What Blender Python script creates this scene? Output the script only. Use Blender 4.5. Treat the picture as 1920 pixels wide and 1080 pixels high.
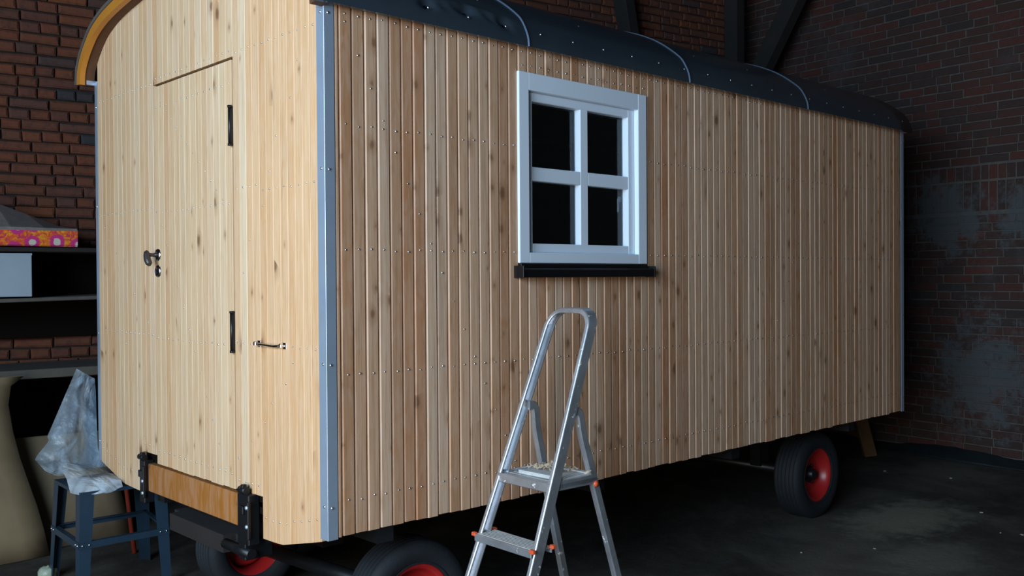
import bpy, math, random
from mathutils import Vector, Matrix, noise
random.seed(7)
sc = bpy.context.scene
C = sc.collection
for o in list(bpy.data.objects): bpy.data.objects.remove(o)

# ---------------------------------------------------------------- camera
G = 0.65                                   # wagon skin bottom above the floor
F = Vector((0.68577362, 0.72772958, -0.01114416)).normalized()
R = F.cross(Vector((0, 0, 1))).normalized(); U = R.cross(F)
roll = -0.00684627
R2 = R*math.cos(roll) + U*math.sin(roll); U2 = -R*math.sin(roll) + U*math.cos(roll)
cd = bpy.data.cameras.new('camera'); cam = bpy.data.objects.new('camera', cd); C.objects.link(cam)
CP = Vector((-1.96284, -3.10816, 0.99342 + G))
cam.matrix_world = Matrix(((R2.x, U2.x, -F.x, CP.x), (R2.y, U2.y, -F.y, CP.y), (R2.z, U2.z, -F.z, CP.z), (0, 0, 0, 1)))
cd.sensor_width = 36; cd.lens = 1788.78/1920*36; cd.clip_start = .05; cd.clip_end = 100
sc.camera = cam
def project(p):
    d = Vector(p) - CP; D = d.dot(F)
    if D < .1: return None
    return 960 + 1788.78*d.dot(R2)/D, 540 - 1788.78*d.dot(U2)/D, D

# ---------------------------------------------------------------- world, daylight, exposure
w = bpy.data.worlds.new('world'); sc.world = w; w.use_nodes = True
w.node_tree.nodes['Background'].inputs[0].default_value = (.55, .75, 1, 1)
w.node_tree.nodes['Background'].inputs[1].default_value = .6
def area(name, loc, aim, sx, sy, power, col):
    l = bpy.data.lights.new(name, 'AREA'); l.shape = 'RECTANGLE'; l.size = sx; l.size_y = sy
    l.energy = power; l.color = col
    o = bpy.data.objects.new(name, l); C.objects.link(o); o.location = loc
    o.rotation_euler = (Vector(aim)-Vector(loc)).to_track_quat('-Z', 'Y').to_euler()
    return o
# daylight falling through the big barn door opening, left and behind the camera
area('barn_door_sky_light', (-4.9, -2.4, 2.9), (0, -2.4, 2.5), 4.2, 2.0, 520, (.52, .75, 1.0))
area('barn_door_yard_light', (-4.9, -2.4, .95), (0, -2.4, 1.0), 4.2, 1.7, 130, (1.0, .84, .62))
sc.view_settings.view_transform = 'Standard'; sc.view_settings.look = 'None'
sc.view_settings.exposure = 0; sc.view_settings.gamma = 1; sc.view_settings.use_curve_mapping = False

# ---------------------------------------------------------------- mesh helpers
class MB:
    def __init__(s): s.v = []; s.f = []; s.sm = []
    def add(s, vs, fs, smooth=False):
        n = len(s.v); s.v += [Vector(v) for v in vs]
        for f in fs: s.f.append([i+n for i in f]); s.sm.append(smooth)
        return s
    def box(s, lo, hi, M=None):
        x0, y0, z0 = lo; x1, y1, z1 = hi
        vs = [Vector(p) for p in ((x0,y0,z0),(x1,y0,z0),(x1,y1,z0),(x0,y1,z0),(x0,y0,z1),(x1,y0,z1),(x1,y1,z1),(x0,y1,z1))]
        if M: vs = [M @ v for v in vs]
        return s.add(vs, [(0,3,2,1),(4,5,6,7),(0,1,5,4),(1,2,6,5),(2,3,7,6),(3,0,4,7)])
    def bbox(s, lo, hi, b=.004, M=None):
        # box with chamfered edges
        c = [(a+d)/2 for a, d in zip(lo, hi)]; h = [(d-a)/2 for a, d in zip(lo, hi)]
        b = min([b]+[x*.45 for x in h]); vs = []; idx = {}
        for sx in (-1, 1):
            for sy in (-1, 1):
                for sz in (-1, 1):
                    for ax in range(3):
                        p = [sx*(h[0]-b), sy*(h[1]-b), sz*(h[2]-b)]; p[ax] = (sx, sy, sz)[ax]*h[ax]
                        v = Vector([c[i]+p[i] for i in range(3)])
                        idx[(sx, sy, sz, ax)] = len(vs); vs.append(M @ v if M else v)
        g = lambda x, y, z, a: idx[(x, y, z, a)]
        fs = []
        for q in (-1, 1):
            fs.append([g(q,-1,-1,0),g(q,1,-1,0),g(q,1,1,0),g(q,-1,1,0)][::q])
            fs.append([g(-1,q,-1,1),g(-1,q,1,1),g(1,q,1,1),g(1,q,-1,1)][::q])
            fs.append([g(-1,-1,q,2),g(1,-1,q,2),g(1,1,q,2),g(-1,1,q,2)][::q])
            for r in (-1, 1):
                k = q*r
                fs.append([g(-1,q,r,1),g(-1,q,r,2),g(1,q,r,2),g(1,q,r,1)][::k])
                fs.append([g(q,-1,r,0),g(q,1,r,0),g(q,1,r,2),g(q,-1,r,2)][::k])
                fs.append([g(q,r,-1,0),g(q,r,-1,1),g(q,r,1,1),g(q,r,1,0)][::k])
                for t in (-1, 1):
                    fs.append([g(q,r,t,0),g(q,r,t,1),g(q,r,t,2)][::q*r*t])
        return s.add(vs, fs)
    def prism(s, prof, fn, a, b, smooth=False, caps=True):
        # prof: closed 2D outline; fn(p, t) -> 3D
        n = len(prof); vs = [fn(p, a) for p in prof] + [fn(p, b) for p in prof]
        fs = [(i, (i+1) % n, n+(i+1) % n, n+i) for i in range(n)]
        s.add(vs, fs, smooth)
        if caps: s.add(vs, [tuple(range(n))[::-1], tuple(range(n, 2*n))])
        return s
    def tube(s, pts, r, n=8, closed=False, flat=None):
        pts = [Vector(p) for p in pts]; m = len(pts); vs = []
        ref = None
        for i, p in enumerate(pts):
            if closed: t = pts[(i+1) % m]-pts[i-1]
            else: t = pts[min(i+1, m-1)]-pts[max(i-1, 0)]
            t.normalize()
            if ref is None: ref = Vector((0, 0, 1)) if abs(t.z) < .9 else Vector((1, 0, 0))
            a = (ref - t*ref.dot(t)).normalized(); ref = a; b = t.cross(a)
            rr = r[i] if isinstance(r, (list, tuple)) else r
            for k in range(n):
                an = 2*math.pi*k/n; vs.append(p + a*math.cos(an)*rr + b*math.sin(an)*rr)
        fs = []
        for i in range(m if closed else m-1):
            for k in range(n):
                a0 = i*n+k; a1 = i*n+(k+1) % n; b0 = ((i+1) % m)*n+k; b1 = ((i+1) % m)*n+(k+1) % n
                fs.append((a0, a1, b1, b0))
        s.add(vs, fs, True)
        if not closed:
            s.add(vs[:n], [tuple(range(n))[::-1]]); s.add(vs[-n:], [tuple(range(n))])
        return s
    def lathe(s, prof, M, n=48, smooth=True):
        # prof: (radius, axial) open outline ; axis = local Y
        m = len(prof); vs = []
        for k in range(n):
            a = 2*math.pi*k/n
            for r, y in prof: vs.append(M @ Vector((r*math.cos(a), y, r*math.sin(a))))
        fs = [(k*m+i, k*m+i+1, ((k+1) % n)*m+i+1, ((k+1) % n)*m+i) for k in range(n) for i in range(m-1)]
        return s.add(vs, fs, smooth)
    def grid(s, rows, smooth=True):
        n = len(rows[0]); vs = [p for r in rows for p in r]
        return s.add(vs, [(i*n+j, i*n+j+1, (i+1)*n+j+1, (i+1)*n+j) for i in range(len(rows)-1) for j in range(n-1)], smooth)
    def dome(s, c, nrm, r, h=None, n=8):
        h = h or r*.7; nrm = Vector(nrm).normalized(); c = Vector(c)
        a = nrm.orthogonal().normalized(); b = nrm.cross(a); vs = []
        for rr, hh in ((r, 0), (r*.8, h*.6)):
            for k in range(n):
                t = 2*math.pi*k/n; vs.append(c + (a*math.cos(t)+b*math.sin(t))*rr + nrm*hh)
        vs.append(c+nrm*h)
        fs = [(k, (k+1) % n, n+(k+1) % n, n+k) for k in range(n)] + [(n+k, n+(k+1) % n, 2*n) for k in range(n)]
        return s.add(vs, fs, True)
def root_of(o):
    while o.parent: o = o.parent
    return o
def mesh_of(name, mb, m, off=Vector((0, 0, 0))):
    me = bpy.data.meshes.new(name); me.from_pydata([v-off for v in mb.v], [], mb.f)
    me.polygons.foreach_set('use_smooth', mb.sm); me.materials.append(m); me.validate(); me.update()
    return me
def fix(me):
    import bmesh
    b = bmesh.new(); b.from_mesh(me); bmesh.ops.remove_doubles(b, verts=b.verts, dist=1e-6)
    bmesh.ops.recalc_face_normals(b, faces=b.faces); b.to_mesh(me); b.free()
def obj(name, mb, m, parent=None, loc=None, fixn=True, **props):
    """mesh given in world coordinates; parts keep the root's origin"""
    loc = Vector(loc) if loc is not None else None
    if parent:
        base = root_of(parent).location.copy()
        me = mesh_of(name, mb, m, base)
    else:
        base = loc if loc is not None else Vector((0, 0, 0)); me = mesh_of(name, mb, m, base)
    if fixn: fix(me)
    o = bpy.data.objects.new(name, me); C.objects.link(o)
    if parent: o.parent = parent
    else: o.location = base
    for k, v in props.items(): o[k] = v
    return o
brnd = random.Random(21)
def inst(name, me, loc, parent, rot=None):
    o = bpy.data.objects.new(name, me); C.objects.link(o); o.parent = parent
    o.location = Vector(loc)-root_of(parent).location
    if rot: o.rotation_euler = rot
    return o
def thing(name, label, cat, loc, group=None):
    o = bpy.data.objects.new(name, None); C.objects.link(o); o.location = loc; o.empty_display_size = .1
    o['label'] = label; o['category'] = cat
    if group: o['group'] = group
    return o

# ---------------------------------------------------------------- material helpers
class NT:
    def __init__(s, name):
        s.m = bpy.data.materials.new(name); s.m.use_nodes = True; s.t = s.m.node_tree
        s.b = s.t.nodes['Principled BSDF']
    def n(s, typ, props=None, **inp):
        x = s.t.nodes.new(typ)
        for k, v in (props or {}).items(): setattr(x, k, v)
        for k, v in inp.items():
            key = int(k[1:]) if k[0] == 'i' and k[1:].isdigit() else k.replace('_', ' ')
            s.set(x.inputs[key], v)
        return x
    def set(s, sock, v):
        if isinstance(v, bpy.types.NodeSocket): s.t.links.new(v, sock)
        else: sock.default_value = v
    def math(s, op, a, b=0.0, c=None):
        x = s.n('ShaderNodeMath', {'operation': op}, i0=a, i1=b)
        if c is not None: s.set(x.inputs[2], c)
        return x.outputs[0]
    def mix(s, f, a, b, typ='MIX'):
        x = s.t.nodes.new('ShaderNodeMix'); x.data_type = 'RGBA'; x.blend_type = typ
        s.set(x.inputs[0], f); s.set(x.inputs[6], col(a) if not isinstance(a, bpy.types.NodeSocket) else a)
        s.set(x.inputs[7], col(b) if not isinstance(b, bpy.types.NodeSocket) else b)
        return x.outputs[2]
    def ramp(s, f, stops):
        x = s.t.nodes.new('ShaderNodeValToRGB'); s.set(x.inputs[0], f); e = x.color_ramp.elements
        while len(e) < len(stops): e.new(.5)
        for i, (p, c) in enumerate(stops): e[i].position = p; e[i].color = col(c)
        return x.outputs[0]
    def noise(s, vec, scale, detail=3, rough=.5, dist=0):
        return s.n('ShaderNodeTexNoise', None, Vector=vec, Scale=scale, Detail=detail, Roughness=rough, Distortion=dist).outputs[0]
    def mapping(s, vec, scale=(1, 1, 1), loc=(0, 0, 0)):
        return s.n('ShaderNodeMapping', None, Vector=vec, Scale=scale, Location=loc).outputs[0]
    def bump(s, h, strength=.3, dist=.01):
        x = s.n('ShaderNodeBump', None, Height=h, Strength=strength, Distance=dist); s.set(s.b.inputs['Normal'], x.outputs[0])
    def step(s, f, lo, hi):
        x = s.n('ShaderNodeMapRange', {'interpolation_type': 'SMOOTHSTEP'}, i0=f, i1=lo, i2=hi); return x.outputs[0]
    def pos(s): return s.t.nodes.new('ShaderNodeNewGeometry').outputs['Position']
def col(c):
    if isinstance(c, (int, float)): return (c, c, c, 1)
    return tuple(c) if len(c) == 4 else (*c, 1)
def simple(name, c, rough=.6, metal=0, var=.25, scale=6, bump=.1, spec=.5):
    k = NT(name); p = k.n('ShaderNodeTexCoord').outputs['Object']
    n = k.noise(p, scale, 4, .6)
    f = k.math('MULTIPLY_ADD', n, var*2, 1-var)
    cc = k.mix(1.0, c, k.n('ShaderNodeCombineColor', None, i0=f, i1=f, i2=f).outputs[0], 'MULTIPLY')
    k.set(k.b.inputs['Base Color'], cc); k.b.inputs['Roughness'].default_value = rough
    k.b.inputs['Metallic'].default_value = metal; k.b.inputs['Specular IOR Level'].default_value = spec
    if bump: k.bump(k.noise(p, scale*6, 3), bump, .004)
    return k.m
def board_wood(name, cols, knot=1.0, grainc=(.33, .17, .08), rough=.55, horiz=None):
    """planed softwood: tone differs per board, long grain, scattered knots"""
    k = NT(name); oi = k.n('ShaderNodeSeparateColor', None, Color=k.n('ShaderNodeObjectInfo').outputs['Color']).outputs[0]
    p = k.n('ShaderNodeTexCoord').outputs['Object']
    off = k.n('ShaderNodeCombineXYZ', None, X=k.math('MULTIPLY', oi, 37.0), Y=k.math('MULTIPLY', oi, 13.0), Z=k.math('MULTIPLY', oi, 91.0)).outputs[0]
    pv = k.n('ShaderNodeVectorMath', {'operation': 'ADD'}, i0=p, i1=off).outputs[0]
    base = k.ramp(oi, [(i/(len(cols)-1), c) for i, c in enumerate(cols)])
    # finger-jointed lengths: tone shift with height
    seg = k.noise(k.mapping(pv, (.2, .2, 1.1)), 1.0, 1, .4)
    base = k.mix(k.math('MULTIPLY', k.step(seg, .35, .65), .45), base, k.mix(.5, base, cols[0]))
    grain = k.noise(k.mapping(pv, (130, 130, 2.2)), 1.0, 4, .65, .5)
    wide = k.noise(k.mapping(pv, (40, 40, .9)), 1.0, 3, .6, .8)
    g = k.math('MULTIPLY', k.step(grain, .42, .68), .50)
    mott = k.noise(k.mapping(pv, (26, 26, 5.5)), 1.0, 4, .6, 1.2)
    c1 = k.mix(g, base, grainc)
    c1 = k.mix(k.math('MULTIPLY', k.step(wide, .48, .72), .34), c1, grainc)
    c1 = k.mix(k.math('MULTIPLY', k.step(mott, .35, .65), .22), c1, k.mix(.5, c1, (.95, .85, .72)))
    sp_ = k.n('ShaderNodeSeparateXYZ', None, Vector=pv).outputs
    uv = k.n('ShaderNodeCombineXYZ', None, X=k.math('MULTIPLY', k.math('ADD', sp_[0], sp_[1]), 13.0), Y=k.math('MULTIPLY', sp_[2], 7.5)).outputs[0]
    vo = k.n('ShaderNodeTexVoronoi', {'feature': 'F1', 'voronoi_dimensions': '2D'}, Vector=uv, Scale=1.0, Randomness=1.0)
    sel = k.math('GREATER_THAN', k.n('ShaderNodeSeparateColor', None, Color=vo.outputs['Color']).outputs[0], 1-.20*knot)
    d = k.math('ADD', vo.outputs['Distance'], k.math('MULTIPLY', k.noise(k.mapping(pv, (60, 60, 60)), 1, 2), .1))
    big = k.math('POWER', k.n('ShaderNodeSeparateColor', None, Color=vo.outputs['Color']).outputs[1], 2.2)
    d = k.math('DIVIDE', d, k.math('MULTIPLY_ADD', big, 1.05, .45))
    kn = k.math('MULTIPLY', k.math('MULTIPLY', k.math('SUBTRACT', 1.0, k.step(d, .10, .24)), sel), k.math('MULTIPLY_ADD', big, .5, .5))
    halo = k.math('MULTIPLY', k.math('SUBTRACT', 1.0, k.step(d, .1, .55)), sel)
    c1 = k.mix(k.math('MULTIPLY', halo, .45), c1, (.36, .17, .07))
    c1 = k.mix(k.math('MULTIPLY', kn, .75), c1, (.16, .06, .022))
    k.set(k.b.inputs['Base Color'], c1); k.b.inputs['Roughness'].default_value = rough
    k.bump(grain, .12, .002)
    return k.m

M = {}
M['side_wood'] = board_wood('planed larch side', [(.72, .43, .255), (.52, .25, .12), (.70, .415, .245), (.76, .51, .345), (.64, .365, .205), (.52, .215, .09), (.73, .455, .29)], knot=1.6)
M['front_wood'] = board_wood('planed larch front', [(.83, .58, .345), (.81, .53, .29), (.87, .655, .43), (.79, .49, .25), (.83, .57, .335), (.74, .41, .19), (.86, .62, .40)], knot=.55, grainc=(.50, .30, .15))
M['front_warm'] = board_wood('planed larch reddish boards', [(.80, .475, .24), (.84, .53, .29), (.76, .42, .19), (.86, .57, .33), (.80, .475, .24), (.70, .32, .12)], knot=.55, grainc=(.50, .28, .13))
M['amber'] = board_wood('amber glazed timber', [(.48, .18, .026), (.44, .155, .022)], knot=.3, grainc=(.35, .13, .02), rough=.4)
M['amber_arch'] = simple('bright amber glaze', (.60, .235, .03), .4, 0, .12, 4)
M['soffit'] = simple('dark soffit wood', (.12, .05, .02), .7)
M['carcass'] = simple('carcass timber', (.25, .17, .1), .8)
M['galv'] = simple('galvanised sheet', (.52, .62, .75), .42, .6, .12, 9, .03)
M['screw'] = simple('screw heads', (.72, .72, .75), .3, 1, .1)
M['roof'] = simple('anthracite roof sheet', (.032, .044, .056), .27, .0, .3, 3, .03)
M['bead'] = simple('roof seam bead', (.16, .22, .30), .3, .3, .2)
M['paint'] = simple('white window paint', (.78, .86, .95), .35, 0, .03, 3, 0)
M['blk'] = simple('black steel', (.010, .011, .013), .4, .2, .4)
M['sill'] = simple('black sill sheet', (.004, .004, .005), .35, 0, .2)
M['rubber'] = simple('tyre rubber', (.007, .010, .014), .75, 0, .35, 14, .3)
M['red'] = simple('red rim paint', (.40, .016, .016), .35, 0, .2, 7)
M['chrome'] = simple('chrome', (.75, .75, .78), .16, 1, .05)
M['iron'] = simple('dark iron knob', (.10, .085, .08), .45, .7, .2)
M['dark'] = simple('shade black', (.008, .006, .005), .95, spec=.05)  # near-black body and door cores paint shade into seams; also shelf shade panels
def mat_glass():
    k = NT('window glass'); k.b.inputs['Base Color'].default_value = (.6, .7, .75, 1)
    k.b.inputs['Roughness'].default_value = .03; k.b.inputs['Transmission Weight'].default_value = 1; k.b.inputs['IOR'].default_value = 1.35
    return k.m
M['glass'] = mat_glass()
def mat_alu():
    k = NT('scuffed aluminium'); p = k.n('ShaderNodeTexCoord').outputs['Object']
    spl = k.step(k.noise(p, 26, 4, .65), .64, .68); n = k.noise(p, 9, 4, .6)
    k.set(k.b.inputs['Base Color'], k.mix(spl, k.ramp(n, [(.3, (.50, .52, .55)), (.7, (.68, .70, .74))]), (.8, .8, .76)))
    k.set(k.b.inputs['Metallic'], k.math('MULTIPLY_ADD', spl, -.7, .8)); k.set(k.b.inputs['Roughness'], k.math('MULTIPLY_ADD', n, .25, .27))
    k.bump(k.noise(p, 70, 3), .08, .002); return k.m
M['alu'] = mat_alu()
M['tread'] = simple('dusty ribbed step', (.50, .47, .43), .6, .3, .25, 20, .4)
M['orange'] = simple('orange plastic', (.75, .10, .03), .45)
M['blue'] = simple('blue grey steel paint', (.024, .052, .085), .4, .1, .25, 8, .05)
M['scrap'] = simple('fibrous scraps', (.52, .40, .28), .9, 0, .45, 30, .5)
M['offcut'] = simple('pale offcut board', (.60, .60, .58), .6, 0, .3, 14, .2)
def mat_bag():
    k = NT('clear plastic bag'); p = k.n('ShaderNodeTexCoord').outputs['Object']
    n = k.noise(p, 7, 4, .6, 1.5)
    tr = k.n('ShaderNodeBsdfTransparent', None, Color=(.80, .88, .95, 1))
    k.b.inputs['Base Color'].default_value = (.74, .88, 1, 1); k.b.inputs['Roughness'].default_value = .2
    k.b.inputs['Specular IOR Level'].default_value = .8
    k.bump(k.noise(p, 6, 3, .5, 1.5), .7, .06)
    mx = k.t.nodes.new('ShaderNodeMixShader'); k.set(mx.inputs[0], k.math('MULTIPLY_ADD', k.step(k.noise(p, 3.2, 3, .5, 1.0), .38, .62), .50, .16))
    k.t.links.new(tr.outputs[0], mx.inputs[1]); k.t.links.new(k.b.outputs[0], mx.inputs[2])
    k.t.links.new(mx.outputs[0], k.t.nodes['Material Output'].inputs[0]); return k.m
M['bag'] = mat_bag()
def mat_brick(name, stops, rnd, white=0.0):
    k = NT(name)
    if rnd == 'island': r = k.t.nodes.new('ShaderNodeNewGeometry').outputs['Random Per Island']
    else: r = k.n('ShaderNodeObjectInfo').outputs['Random']
    p = k.pos(); c = k.ramp(r, stops)
    c = k.mix(k.math('MULTIPLY', k.step(k.noise(p, 24, 4, .6), .45, .75), .5), c, (.03, .018, .014))
    if white: c = whitewash(k, c, p, white)
    k.set(k.b.inputs['Base Color'], c); k.b.inputs['Roughness'].default_value = .85
    k.bump(k.noise(p, 60, 4, .65), .5, .006); return k.m
def whitewash(k, c, p, amt):
    # old limewash: patches plus two denser worn areas low and beside the arch
    n = k.noise(p, 1.6, 6, .68); f = k.math('MULTIPLY', k.step(n, .50, .72), .35*amt)
    for ctr, rad in (((6.6, .15, .75), .75), ((6.75, .45, 2.15), .55), ((6.6, -.25, 2.15), .40)):
        d = k.n('ShaderNodeVectorMath', {'operation': 'DISTANCE'}, i0=p, i1=ctr).outputs['Value']
        d = k.math('ADD', d, k.math('MULTIPLY', k.math('SUBTRACT', k.noise(p, 6, 6, .75), .5), 2.6*rad))
        g = k.math('SUBTRACT', 1.0, k.step(d, rad*.3, rad*.8)); f = k.math('MAXIMUM', f, k.math('MULTIPLY', g, .8*amt))
    return k.mix(f, c, (.072, .084, .088))
LB = [(0, (.125, .040, .018)), (.3, (.165, .046, .019)), (.6, (.110, .038, .024)), (.88, (.20, .055, .018)), (.97, (.080, .038, .030)), (1, (.035, .035, .038))]
RB = [(0, (.055, .020, .014)), (.4, (.040, .022, .018)), (.75, (.085, .022, .014)), (1, (.030, .022, .020))]
M['brick_l'] = mat_brick('old red brick', LB, 'obj'); M['brick_ls'] = mat_brick('old red brick far', LB, 'island')
M['brick_r'] = mat_brick('limewashed brick', RB, 'obj', 1); M['brick_rs'] = mat_brick('limewashed brick far', RB, 'island', 1)
def mat_mortar(name, c, white):
    k = NT(name); p = k.pos(); cc = k.ramp(k.noise(p, 14, 4, .6), [(.3, tuple(x*.6 for x in c)), (.7, c)])
    if white: cc = whitewash(k, cc, p, white)
    k.set(k.b.inputs['Base Color'], cc); k.b.inputs['Roughness'].default_value = .95; k.bump(k.noise(p, 50, 4), .5, .006); return k.m
M['mortar_l'] = mat_mortar('dark raked mortar', (.03, .022, .018), 0)
M['mortar_r'] = mat_mortar('grey lime mortar', (.115, .10, .088), 1)
def mat_floor():
    k = NT('dirty concrete'); p = k.pos()
    n = k.noise(p, .9, 6, .65, .6); n2 = k.noise(p, 7, 6, .7)
    c = k.ramp(n, [(.36, (.020, .016, .012)), (.5, (.046, .039, .031)), (.64, (.105, .092, .074))])
    c = k.mix(k.math('MULTIPLY', k.step(n2, .45, .75), .5), c, (.095, .090, .076))
    # spilled pale sawdust beside the rear wheel
    for ctr, rx, ry, a in (((4.35, -.25, 0), .75, .38, .8), ((3.6, -.75, 0), .55, .3, .35)):
        q = k.n('ShaderNodeVectorMath', {'operation': 'SUBTRACT'}, i0=p, i1=ctr).outputs[0]
        q = k.mapping(q, (1/rx, 1/ry, 1)); L = k.n('ShaderNodeVectorMath', {'operation': 'LENGTH'}, i0=q).outputs['Value']
        L = k.math('ADD', L, k.math('MULTIPLY', k.math('SUBTRACT', k.noise(p, 6, 6, .75), .5), 1.8))
        c = k.mix(k.math('MULTIPLY', k.math('SUBTRACT', 1.0, k.step(L, .3, 1.1)), a), c, (.24, .235, .17))
    c = k.mix(k.math('MULTIPLY', k.step(k.noise(p, 90, 2), .70, .76), .5), c, (.22, .23, .22))
    k.set(k.b.inputs['Base Color'], c); k.b.inputs['Roughness'].default_value = .8
    k.bump(k.noise(p, 22, 6, .7), .5, .01); return k.m
M['floor'] = mat_floor()
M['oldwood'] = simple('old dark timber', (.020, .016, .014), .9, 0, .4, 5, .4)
M['shelfwood'] = simple('weathered grey plank', (.10, .088, .070), .85, 0, .35, 10, .4)
M['whitebox'] = simple('white carton', (.33, .40, .45), .6, 0, .25, 3, .05)
M['foam'] = simple('dusty cushion top', (.24, .20, .18), .95, 0, .35, 18, .4)
M['panel'] = simple('stained beige sheet', (.26, .19, .105), .85, 0, .45, 3, .15)
M['panel2'] = simple('grey brown sheet', (.20, .15, .09), .85, 0, .4, 4, .15)
M['tarp'] = simple('dark plastic sheeting', (.012, .018, .020), .35, 0, .4, 8, .3)
M['prop'] = simple('brown prop timber', (.16, .085, .035), .8, 0, .3, 12, .3)
M['chip'] = simple('pale chip', (.40, .40, .36), .8)
M['palewrap'] = simple('pale green film', (.38, .46, .34), .4, 0, .3, 20, .4)
def mat_floral():
    k = NT('orange floral cloth'); p = k.n('ShaderNodeTexCoord').outputs['Object']
    q = k.mapping(p, (1, 0, 1)); q = k.n('ShaderNodeVectorMath', {'operation': 'ADD'}, i0=q, i1=k.n('ShaderNodeVectorMath', {'operation': 'SCALE'}, i0=k.n('ShaderNodeTexNoise', None, Vector=p, Scale=30.0).outputs[1], Scale=.02).outputs[0]).outputs[0]
    c = k.ramp(k.noise(q, 34, 2, .5, 1.5), [(.36, (.60, .04, .10)), (.46, (.78, .10, .015)), (.56, (.82, .20, .015)), (.68, (.80, .40, .02))])
    v = k.n('ShaderNodeTexVoronoi', None, Vector=q, Scale=8.0, Randomness=.35).outputs['Distance']
    c = k.mix(k.math('SUBTRACT', 1.0, k.step(v, .34, .42)), c, (.62, .03, .20))
    c = k.mix(k.math('SUBTRACT', 1.0, k.step(v, .17, .21)), c, (.62, .58, .46))
    k.set(k.b.inputs['Base Color'], c); k.b.inputs['Roughness'].default_value = .9; return k.m
M['floral'] = mat_floral()

# ================================================================ SETTING
def struct(name, mb, m, **kw): return obj(name, mb, m, kind='structure', **kw)
struct('floor', MB().add([(-7, -7.5, 0), (9, -7.5, 0), (9, 7, 0), (-7, 7, 0), (-7, -7.5, -.2), (9, -7.5, -.2), (9, 7, -.2), (-7, 7, -.2)],
    [(0,1,2,3),(7,6,5,4),(0,4,5,1),(1,5,6,2),(2,6,7,3),(3,7,4,0)]), M['floor'])
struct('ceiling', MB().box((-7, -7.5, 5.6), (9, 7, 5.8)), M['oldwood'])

HD = math.radians(-11.6)
WLd = Vector((math.cos(HD), math.sin(HD), 0)); WLn = Vector((math.sin(HD), -math.cos(HD), 0)); WL0 = Vector((.13, 4.12, 0))
WRd = Vector((.0995, .995, 0)); WRn = Vector((-.995, .0995, 0)); WR0 = Vector((6.68, 0, 0))
def wall_mb(P0, d, n, s0, s1, h, t=.35):
    a = P0+d*s0; b = P0+d*s1; k = -n*t
    return MB().add([a, b, b+k, a+k, a+Vector((0,0,h)), b+Vector((0,0,h)), b+k+Vector((0,0,h)), a+k+Vector((0,0,h))],
        [(0,3,2,1),(4,5,6,7),(0,1,5,4),(1,2,6,5),(2,3,7,6),(3,0,4,7)])
wall_left = struct('wall_left', wall_mb(WL0, WLd, WLn, -5.5, 7.0, 5.6), M['mortar_l'])
wall_right = struct('wall_right', wall_mb(WR0, WRd, WRn, -7.6, 2.75, 5.6), M['mortar_r'])
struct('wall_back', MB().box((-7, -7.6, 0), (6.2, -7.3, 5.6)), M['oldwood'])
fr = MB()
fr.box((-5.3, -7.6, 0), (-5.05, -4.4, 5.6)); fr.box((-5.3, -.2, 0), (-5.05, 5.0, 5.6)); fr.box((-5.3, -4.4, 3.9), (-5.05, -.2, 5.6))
struct('wall_front', fr, M['oldwood'])

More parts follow.
